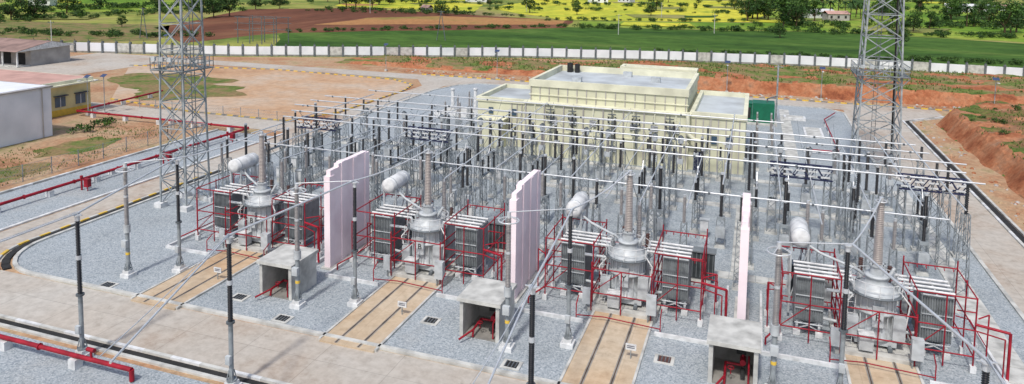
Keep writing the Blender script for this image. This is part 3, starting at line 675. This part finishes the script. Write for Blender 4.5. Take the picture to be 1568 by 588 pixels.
# ------------------------------------------------------------------ left buildings
e=empty("white_store_building",(0,0,.05))
b=MB();b.box(-100,-83.4,50,64.8,0,6.2,'whitewall');b.obj("walls",parent=e)
b=MB();b.box(-100.2,-83.2,49.8,65.0,6.202,6.35,'greyplaster');b.box(-99.7,-83.7,50.3,64.5,6.352,6.40,'whitewall');b.obj("roof_slab",parent=e)
b=MB();b.box(-83.39,-83.34,54,55.4,0,2.3,'greyplaster');b.cyl((-83.25,63.5,0),(-83.25,63.5,6.2),.07,'greyplaster');b.obj("door_and_downpipe",parent=e)
e=empty("yellow_office_building",(0,0,.05))
b=MB();b.box(-118,-93,68,78.5,0,4.3,'yellwall');b.obj("walls",parent=e)
b=MB();b.box(-118.8,-92.2,67.2,79.3,4.302,4.5,'cream2');b.box(-118.3,-92.7,67.7,78.8,4.502,4.95,'cream2');b.box(-118.0,-93,68,78.5,4.952,4.97,'pinkroof');b.obj("roof_slab",parent=e)
b=MB()
for y in (69.5,72.8,76):
    b.box(-92.99,-92.93,y,y+1.6,1.3,2.7,'bluewin');b.box(-93.0,-92.5,y-.2,y+1.8,2.85,2.95,'navy');b.box(-92.93,-92.9,y+.75,y+.85,1.3,2.7,'white')
b.box(-92.99,-92.95,68.05,78.45,0,.9,'yellowp')
b.obj("windows_and_sunshades",parent=e)
e=empty("workshop_shed",(0,0,.05))
b=MB();b.box(-175,-143,107,116,0,3.6,'greyplaster')
b.box(-175,-143,104,106.9,0,.2,'conc')
for i in range(8): b.bar((-143.3-i*4.2,104.3,.2),(-143.3-i*4.2,104.3,3.3),.25,'white')
for i in range(7): b.box(-147-i*4.2,-144.6-i*4.2,106.9,106.98,.2,2.6,'dark')
b.obj("walls_and_verandah",parent=e)
b=MB();b.add([(-175.5,103.4,3.3),(-142.5,103.4,3.3),(-142.5,111.5,4.9),(-175.5,111.5,4.9),(-142.5,117,3.7),(-175.5,117,3.7)],[(0,1,2,3),(3,2,4,5)],'shedroof')
b.add([(-142.6,103.6,3.2),(-142.6,117,3.6),(-142.6,111.5,4.85)],[(0,1,2)],'white');b.obj("gable_roof",parent=e)
def car(x,y,rot):
    e=empty("parked_car",(x,y,.05));e.rotation_euler[2]=rot
    b=MB();pr=[(-2.1,.35),(-2.15,.75),(-1.9,.98),(-1.0,1.05),(-.5,1.5),(1.1,1.52),(1.75,1.1),(2.1,1.0),(2.15,.4)]
    n=len(pr);b.add([(a,-.82,z) for a,z in pr]+[(a,.82,z) for a,z in pr],[tuple(range(n))[::-1],tuple(range(n,2*n))]+[(i,(i+1)%n,n+(i+1)%n,n+i) for i in range(n)],'carp');b.obj("body",parent=e)
    b=MB();b.add([(-.85,-.83,1.08),(-.45,-.83,1.42),(1.05,-.83,1.43),(1.5,-.83,1.1)],[(0,3,2,1)],'bluewin');b.add([(-.85,.83,1.08),(-.45,.83,1.42),(1.05,.83,1.43),(1.5,.83,1.1)],[(0,1,2,3)],'bluewin')
    b.add([(-1.0,-.7,1.06),(-1.0,.7,1.06),(-.55,.66,1.48),(-.55,-.66,1.48)],[(0,1,2,3)],'bluewin');b.obj("windows",parent=e)
    b=MB()
    for a in (-1.35,1.35):
        for s_ in (-1,1): b.cyl((a,s_*.6,.33),(a,s_*.85,.33),.33,'tyre',seg=14)
    b.obj("wheels",parent=e)
x,y=fp(-.712,152);car(x,y,.3)
# ------------------------------------------------------------------ perimeter wall
FW=[(-260,98),(-176,122.5),(-118.7,137.6),(-54,165.8),(-23,173.7),(6.6,178.7),(30,179.5),(54,176.6),(110,166)]
b=MB();c=0
for a,d in zip(FW[:-1],FW[1:]):
    a=Vector(a);d=Vector(d);L=(d-a).length;m=round(L/3.4);t=(d-a)/L;n_=Vector((-t.y,t.x))
    for i in range(m):
        p=a+t*(L*i/m);q=a+t*(L*(i+1)/m);hh=2.4+random.uniform(-.08,.08)
        kk='whitewall' if random.random()<.75 else 'conc'
        for w,(pp,qq),z0,z1,k in ((.08,(p+t*.24,q-t*.24),.45,hh,kk),(.09,(p+t*.24,q-t*.24),0,.448,'concd'),(.28,(p-t*.23,p+t*.23),0,2.85,'steel_d')):
            vs=[pp-n_*w,qq-n_*w,qq+n_*w,pp+n_*w]
            b.add([(x.x,x.y,z0) for x in vs]+[(x.x,x.y,z1) for x in vs],[(4,5,6,7),(0,1,5,4),(1,2,6,5),(2,3,7,6),(3,0,4,7)],k)
        b.bar((p.x,p.y,2.8),(p.x-n_.x*.3,p.y-n_.y*.3,3.4),.09,'steel_d')
b.obj("perimeter_wall")
# ------------------------------------------------------------------ earth banks
def bank(name,fn,x0,x1,y0,y1,st,k,k2=None,thr=.32,gt=-.2):
    nx=int((x1-x0)/st);ny=int((y1-y0)/st);b=MB();vs=[]
    for j in range(ny+1):
        for i in range(nx+1):
            x=x0+i*st;y=y0+j*st;vs.append((x,y,fn(x,y)))
    b.v=vs;b.m(k); 
    if k2:b.m(k2)
    for j in range(ny):
        for i in range(nx):
            a=j*(nx+1)+i
            zz=[vs[q][2] for q in (a,a+1,a+nx+2,a+nx+1)]
            if max(zz)<0: continue
            sl=max(zz)-min(zz);x,y,_=vs[a]
            g_=mn.noise(Vector((x*.12,y*.2,3)))
            b.f.append([a,a+1,a+nx+2,a+nx+1]);b.mi.append(1 if (k2 and sl<thr*st and g_>gt) else 0);b.sm.append(False)
    return b.obj(name)
def ns(x,y,s,a): return mn.fractal(Vector((x*s,y*s,0)),1,2,5)*a
def sst(t): t=max(0,min(1,t));return t*t*(3-2*t)
def f1(x,y):
    ex=25.3+1.1*mn.noise(Vector((y*.15,0,5)))+max(0,(y-118)*.6)
    e=sst((x-ex)/2.8)*sst((131-y)/3)*sst((y-40)/30);return -.2+2.6*e+ns(x,y,.35,.35)*e+ns(x,y,1.2,.16)*e
bank("earth_mound",f1,23,75,45,132,.7,'redsoil','scrub',.45,-.3)
def f2(x,y):
    fy=134+ (3 if x<-20 else 0)+1.3*mn.noise(Vector((x*.08,1,0)))
    hgt=2.3 if x>-15 else 2.3-1.5*sst((-15-x)/30)
    e=sst((y-fy)/2.2)*sst((168+x*.12-y)/10)*sst((x+95)/15);return -.2+(hgt+.2)*e+ns(x,y,.3,.4)*e+ns(x,y,1.1,.15)*e
bank("earth_embankment",f2,-96,70,131,176,.9,'redsoil','grass',.5,-.12)
b=MB()
for i in range(500):
    t=random.random();x=-70+t*105;y=131.5+random.random()*4;r=random.uniform(.08,.38)
    b.lathe((x,y,-.05),[(r,0),(r*.8,r*.5),(r*.2,r*.8)],random.choice(('redsoil','redsoil','greyplaster','earth')),5)
for i in range(150):
    x=22.8+random.random()*2.6;y=random.uniform(50,122);r=random.uniform(.06,.25)
    b.lathe((x,y,0),[(r,0),(r*.8,r*.5),(r*.2,r*.8)],random.choice(('redsoil','greyplaster','earth')),5)
b.obj("rubble_stones")
# ------------------------------------------------------------------ vegetation
def leafclump(b,c,r,n,ks,s0=.25):
    for i in range(n):
        d=Vector((random.gauss(0,1),random.gauss(0,1),random.gauss(0,1)))
        d=d.normalized()*r*random.random()**.4;p=Vector(c)+Vector((d.x,d.y,d.z*.75))
        u=Vector((random.gauss(0,1),random.gauss(0,1),random.gauss(0,.7))).normalized();w=u.orthogonal().normalized();w.rotate(Matrix.Rotation(random.random()*6.28,3,u));s=random.uniform(.6,1.4)*s0
        b.add([p-u*s,p+w*s*.6,p+u*s,p-w*s*.6],[(0,1,2,3)],random.choice(ks))
def tree(seed,h,cr,n=30,per=40):
    random.seed(seed);b=MB();th=h*.26
    b.cyl((0,0,0),(.1,0,th),h*.035,'bark',h*.025,seg=7)
    for i in range(n):
        a=random.random()*6.28;rad=cr*random.random()**.5;z=th+ (h-th)*random.random()
        k=1-abs((z-th)/(h-th)-.4)*1.1;rad*=max(.25,k);c=(rad*math.cos(a),rad*math.sin(a),z)
        if i%3==0:b.cyl((.1,0,th*.9),c,h*.013,'bark',h*.004,seg=5)
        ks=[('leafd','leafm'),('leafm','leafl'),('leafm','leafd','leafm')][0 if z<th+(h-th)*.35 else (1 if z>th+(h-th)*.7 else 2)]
        leafclump(b,c,cr*random.uniform(.25,.42),per,ks,h*.037)
    return b.mesh("tree")
TM=[tree(i,8,random.uniform(3.0,4.4)) for i in range(1,6)]
def bush(seed,w,h,n=10):
    random.seed(seed);b=MB()
    for i in range(n): leafclump(b,(random.uniform(-w,w)/2,random.uniform(-w,w)/3,h*random.uniform(.25,.7)),h*.42,30,('leafd','leafm','leafl'),h*.1)
    return b.mesh("shrub")
BM=[bush(11+i,3,1.8) for i in range(4)]
def palm(seed):
    random.seed(seed);b=MB();b.cyl((0,0,0),(.5,0,7.5),.22,'bark',.15,seg=7)
    for i in range(18):
        a=i*6.283/18+random.random()*.2;up=random.uniform(-.2,.8);pr=Vector((.5,0,7.5));d=Vector((math.cos(a),math.sin(a),up))
        for s_ in range(5):
            q=pr+d*.7;d.z-=.32;sd=Vector((-math.sin(a),math.cos(a),0))*(.45-.07*s_)
            b.add([pr-sd+Vector((0,0,-.15)),q-sd*.9+Vector((0,0,-.15)),q,pr],[(0,1,2,3)],'leafm');b.add([pr+sd+Vector((0,0,-.15)),q+sd*.9+Vector((0,0,-.15)),q,pr],[(3,2,1,0)],'leafd');pr=q
    return b.mesh("palm_tree")
PM=palm(5)
random.seed(21)
TR=[(.331,316,1.4),(.345,325,1.5),(.338,330,1.4),(.355,335,1.5),(.36,322,1.2),(.382,282,1.5),(.395,300,1.6),(.405,345,1.4),(.388,310,1.5),(.40,290,1.2),(.378,237,.6),(.551,217,.65),(.565,268,1.0),(.588,283,.9),(.694,262,1.5),(.71,275,1.3),(.702,270,1.2),(.629,373,1.2),(.66,350,1.1),(-.437,284,1.2),(-.42,290,1),(-.398,296,1.2),(-.706,262,1),(-.673,268,1.2),(-.69,320,1.2),(-.627,300,1.2),(-.361,345,.9),(-.327,355,.8),(-.094,320,.6),(-.08,330,.5),(-.58,330,1.1),(-.5,345,1),(-.55,240,.5),(.52,330,1.3),(.54,345,1.3),(.5,300,.8),(.61,320,.9),(.535,320,1.0),(.65,300,.9),(.67,315,1)]
for t,d,s_ in TR:
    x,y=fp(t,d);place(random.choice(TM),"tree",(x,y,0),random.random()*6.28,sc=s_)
for t,d in ((.446,335),(.458,345),(.468,338),(.483,352),(.49,340),(.475,328),(.64,300)):
    x,y=fp(t,d);place(PM,"palm_tree",(x,y,0),random.random()*6.28,sc=random.uniform(1,1.25))
dc=bpy.data.collections.new("distant_trees");S.collection.children.link(dc)
for i in range(230):
    t=random.uniform(-.75,.75);d=random.uniform(320,640)
    if -.1<t<.3 and d<480 and random.random()<.8: continue
    x,y=fp(t,d);o=place(random.choice(TM),"distant_trees",(x,y,0),random.random()*6.28,sc=random.uniform(.4,1.4));S.collection.objects.unlink(o);dc.objects.link(o)
hc=bpy.data.collections.new("hedgerow");S.collection.children.link(hc)
def hedge(t0,d0,t1,d1,n,s0,s1,jit=3):
    for i in range(n):
        k=(i+random.random())/n;x,y=fp(t0+(t1-t0)*k,d0+(d1-d0)*k);o=place(random.choice(BM),"hedgerow",(x+random.uniform(-jit,jit),y+random.uniform(-jit,jit),0),random.random()*6.28,sc=random.uniform(s0,s1));S.collection.objects.unlink(o);hc.objects.link(o)
hedge(-.32,232,.08,268,60,.4,1.0);hedge(.08,268,.72,250,100,.5,1.4,6);hedge(-.27,352,-.05,330,25,.8,1.6);hedge(.05,300,.33,310,25,.5,1.2);hedge(.35,285,.72,300,70,.6,1.8,8);hedge(-.75,215,-.45,210,50,.5,1.3,6);hedge(-.75,250,-.4,330,60,.6,1.8,10)
hedge(-.2,420,.6,430,60,.8,2.0);hedge(-.72,300,-.3,400,60,.8,2,12);hedge(.2,190,.72,175,80,.4,.9,3);hedge(-.3,340,.05,320,30,.4,1);hedge(-.1,375,.35,370,30,.6,1.5,8)
for x,y,s_ in ((-82.0,67.5,.8),(-82,70.5,.7),(-82.8,73,.6)): place(random.choice(BM),"shrub",(x,y,0),random.random()*6,sc=s_)
for i in range(30):
    x=random.uniform(28,44);y=random.uniform(74,122);place(random.choice(BM),"shrub",(x,y,f1(x,y)-.1),random.random()*6,sc=random.uniform(.2,.6))
b=MB()
def tuft(x,y,z,s):
    for i in range(5):
        a=random.random()*6.28;dx,dy=math.cos(a)*s*.35,math.sin(a)*s*.35;b.add([(x-dy*.4,y+dx*.4,z),(x+dy*.4,y-dx*.4,z),(x+dx,y+dy,z+s*random.uniform(.5,1))],[(0,1,2)],random.choice(('grassl','grassl','leafl')))
for i in range(9000):
    x=random.uniform(-92,55);y=random.uniform(136,176);z=max(0,f2(x,y))
    if mn.noise(Vector((x*.09,y*.15,3)))<-.12 or (z<.3 and y<150): continue
    tuft(x,y,z-.02,random.uniform(.25,.6))
for i in range(3000):
    x=random.uniform(26,50);y=random.uniform(60,128);z=f1(x,y)
    if z<1.8 or mn.noise(Vector((x*.12,y*.2,3)))<-.2: continue
    tuft(x,y,z-.02,random.uniform(.2,.45))
for i in range(2500):
    x=random.uniform(-82,-69);y=random.uniform(35,74)
    if mn.noise(Vector((x*.15,y*.15,2)))<.05: continue
    tuft(x,y,.01,random.uniform(.12,.3))
b.obj("grass_tufts")
# ------------------------------------------------------------------ fields
def field(name,pts,z,k): 
    out=[]
    q=[fp(t,d) for t,d in pts]
    for i in range(len(q)):
        a=Vector(q[i]);c=Vector(q[(i+1)%len(q)]);m=max(1,int((c-a).length/12));nn=Vector((-(c-a).y,(c-a).x)).normalized()
        for j in range(m):
            p=a.lerp(c,j/m)+nn*mn.noise(Vector((a.x+j*.9,a.y,j*.5)))*3;out.append((p.x,p.y))
    sheet(name,out,z,k)
field("crop_field",[(-.33,184),(-.1,184),(.2,180),(.45,170),(.8,150),(.9,170),(.8,222),(.464,262),(.079,268),(-.325,232)],.02,'crop')
field("plowed_field",[(-.47,195),(-.325,229),(.079,264),(.085,300),(-.224,370),(-.37,345),(-.5,240)],.03,'plow')
field("orange_field",[(-.28,262),(.07,280),(.075,303),(-.1,318),(-.2,300)],.04,'plow2')
field("mustard_field",[(-.03,380),(.07,305),(.335,308),(.36,370),(.33,520),(.05,560)],.05,'yellow')
field("mustard_field",[(-.25,385),(-.05,350),(-.04,420),(-.2,520)],.05,'yellow')
field("paddy_field",[(.1,270),(.47,265),(.8,225),(.85,330),(.6,350),(.34,305),(.1,300)],.04,'lime')
field("paddy_field",[(.36,340),(.8,335),(.8,560),(.36,560)],.045,'lime')
field("paddy_field",[(-.75,300),(-.5,320),(-.42,420),(-.7,420)],.04,'lime')
field("fallow_field",[(-.75,190),(-.5,200),(-.48,250),(-.75,262)],.03,'grass')
rf=random.Random(44)
for i in range(34):
    t=rf.uniform(-.72,.72);d=rf.uniform(305,600)
    if t<0 and d<385 and t>-.4: continue
    w=rf.uniform(.03,.10);h=rf.uniform(.05,.14)*d*.6;k=rf.choice(('lime','yellow','olive','crop','plow2','olive','yellow'))
    field("farm_plot",[(t,d),(t+w,d-rf.uniform(-8,8)),(t+w*1.05,d+h),(t-.01,d+h*.9)],.06+i*.004,k)
field("farm_plot",[(.5,268),(.6,262),(.62,285),(.49,292)],.3,'olive');field("farm_plot",[(.15,276),(.26,272),(.25,292),(.16,296)],.3,'yellow');field("farm_plot",[(-.7,265),(-.6,268),(-.58,292),(-.7,290)],.3,'olive')
def house(t,d,w,dp,h,kw,kr):
    x,y=fp(t,d);e=empty("village_house",(x,y,0));e.rotation_euler[2]=random.uniform(-.4,.6)
    b=MB();b.box(-w/2,w/2,-dp/2,dp/2,0,h,kw);b.obj("walls",parent=e)
    b=MB();b.add([(-w/2-.4,-dp/2-.4,h),(w/2+.4,-dp/2-.4,h),(w/2+.4,0,h+1.4),(-w/2-.4,0,h+1.4),(w/2+.4,dp/2+.4,h),(-w/2-.4,dp/2+.4,h)],[(0,1,2,3),(3,2,4,5)],kr);b.obj("roof",parent=e)
    b=MB()
    for i in range(3): b.box(-w/2+w*(i+.3)/3,-w/2+w*(i+.6)/3,-dp/2-.05,-dp/2-.01,1,2.2,'dark')
    b.obj("windows",parent=e)
for a in ((.43,345,14,7,3,'white','white'),(.455,330,10,6,3,'greyplaster','pinkroof'),(.63,420,16,8,3.5,'white','white'),(.66,430,12,8,3,'white','steel'),(.12,470,12,7,3.5,'whitewall','steel'),(.16,480,9,7,3,'white','shedroof'),(-.05,455,14,8,4,'white','steel'),(-.12,345,5,3,2.2,'greyplaster','shedroof'),(.7,440,14,8,3,'white','pinkroof'),(-.66,350,10,7,3,'white','steel')): house(*a)
def lamp(x,y,z=0,h=5.5):
    b=MB();b.cyl((0,0,0),(0,0,h),.07,'steel_t',.05,seg=8);b.add([(-.45,-.3,h+.0),(.45,-.3,h+.0),(.45,.3,h+.35),(-.45,.3,h+.35)],[(0,1,2,3)],'solar');b.bar((0,0,h-.6),(0,-1.1,h-.3),.05,'steel_t');b.box(-.15,.15,-1.5,-1.0,h-.35,h-.25,'white');b.box(-.25,.25,-.25,.25,0,.4,'conc');b.obj("street_lamp",(x,y,z))
for x,y,z in ((-4.5,132.5,.1),(11,131,.1),(35,126,.5),(-73,131.5,0),(-90,75.5,0),(-88.6,77,0),(-48,131,0),(-126,126,0)): lamp(x,y,z)
def upole(t,d,h,kind):
    x,y=fp(t,d);b=MB()
    if kind==0:
        b.cyl((0,0,0),(0,0,h),.14,'conc',.09,seg=7);b.bar((-1,0,h-.6),(1,0,h-.6),.12,'steel_d')
        for s_ in (-.9,0,.9): b.ins((s_,0,h-.55),.35,.08,'brown',4)
    elif kind==1:
        b.cyl((-1.4,0,0),(0,0,h),.13,'steel_d',.09,seg=6);b.cyl((1.4,0,0),(0,0,h),.13,'steel_d',.09,seg=6);b.bar((-.8,0,h*.45),(.8,0,h*.45),.1,'steel_d');b.bar((-1.2,0,h-.3),(1.2,0,h-.3),.12,'steel_d')
    else:
        for xx in (-4,0,4,8):
            b.cyl((xx,0,0),(xx,0,h),.13,'steel_d',.1,seg=6);b.cyl((xx+1,5,0),(xx+1,5,h),.13,'steel_d',.1,seg=6)
        for zz in (h*.5,h*.75,h*.97): b.bar((-5,0,zz),(9,0,zz),.14,'steel_d');b.bar((-4,5,zz),(10,5,zz),.12,'steel_d')
        for xx in (-4,0,4,8): b.bar((xx,0,h*.97),(xx+1,5,h*.97),.1,'steel_d')
    b.obj({0:"utility_pole",1:"utility_pole",2:"rural_substation_frame"}[kind],(x,y,0))
for a in ((-.52,205,9,1),(-.37,196,7.5,2),(-.1,212,9,1),(.15,240,7,0),(.285,250,7,0),(-.2,330,7,0),(.02,360,7,0),(.21,330,7,0),(.55,300,7,0),(-.65,180,7,0)): upole(*a)
# ------------------------------------------------------------------ light, sky, camera
sun_dir=Vector((-.06,-.9,0)).normalized();el=math.radians(56)
sd=Vector((sun_dir.x*math.cos(el),sun_dir.y*math.cos(el),math.sin(el)))
L=bpy.data.lights.new("sun","SUN");L.energy=2.6;L.angle=math.radians(4);L.color=(1,.965,.91)
lo=bpy.data.objects.new("sun",L);S.collection.objects.link(lo);lo.rotation_euler=sd.to_track_quat('Z','Y').to_euler();lo.location=(0,0,60)
w=bpy.data.worlds.new("World");S.world=w;w.use_nodes=True;nt=w.node_tree;bg=nt.nodes["Background"];sk=nt.nodes.new("ShaderNodeTexSky");sk.sky_type='NISHITA';sk.sun_disc=False;sk.sun_elevation=el;sk.sun_rotation=math.atan2(sd.x,sd.y);sk.dust_density=3.0
nt.links.new(sk.outputs[0],bg.inputs[0]);bg.inputs[1].default_value=.15
S.view_settings.view_transform='Standard';S.view_settings.look='None';S.view_settings.exposure=0
f,cy,p,r,az=1090.58648,46.4090962,0.0875741204,0.01476067,0.330939736
F=Vector((0,math.cos(p),-math.sin(p)));Up=Vector((0,math.sin(p),math.cos(p)));R=Vector((1,0,0))
R2=R*math.cos(r)+Up*math.sin(r);U2=Up*math.cos(r)-R*math.sin(r)
Z=Matrix.Rotation(az,3,'Z');R2=Z@R2;U2=Z@U2;F=Z@F
cd=bpy.data.cameras.new("Camera");co=bpy.data.objects.new("Camera",cd);S.collection.objects.link(co)
m=Matrix((R2,U2,-F)).transposed().to_4x4();m.translation=Vector((0,0,22));co.matrix_world=m
cd.sensor_width=36;cd.lens=f/1568*36;cd.shift_y=(cy-294)/1568;cd.clip_end=8000;cd.clip_start=.2
S.camera=co
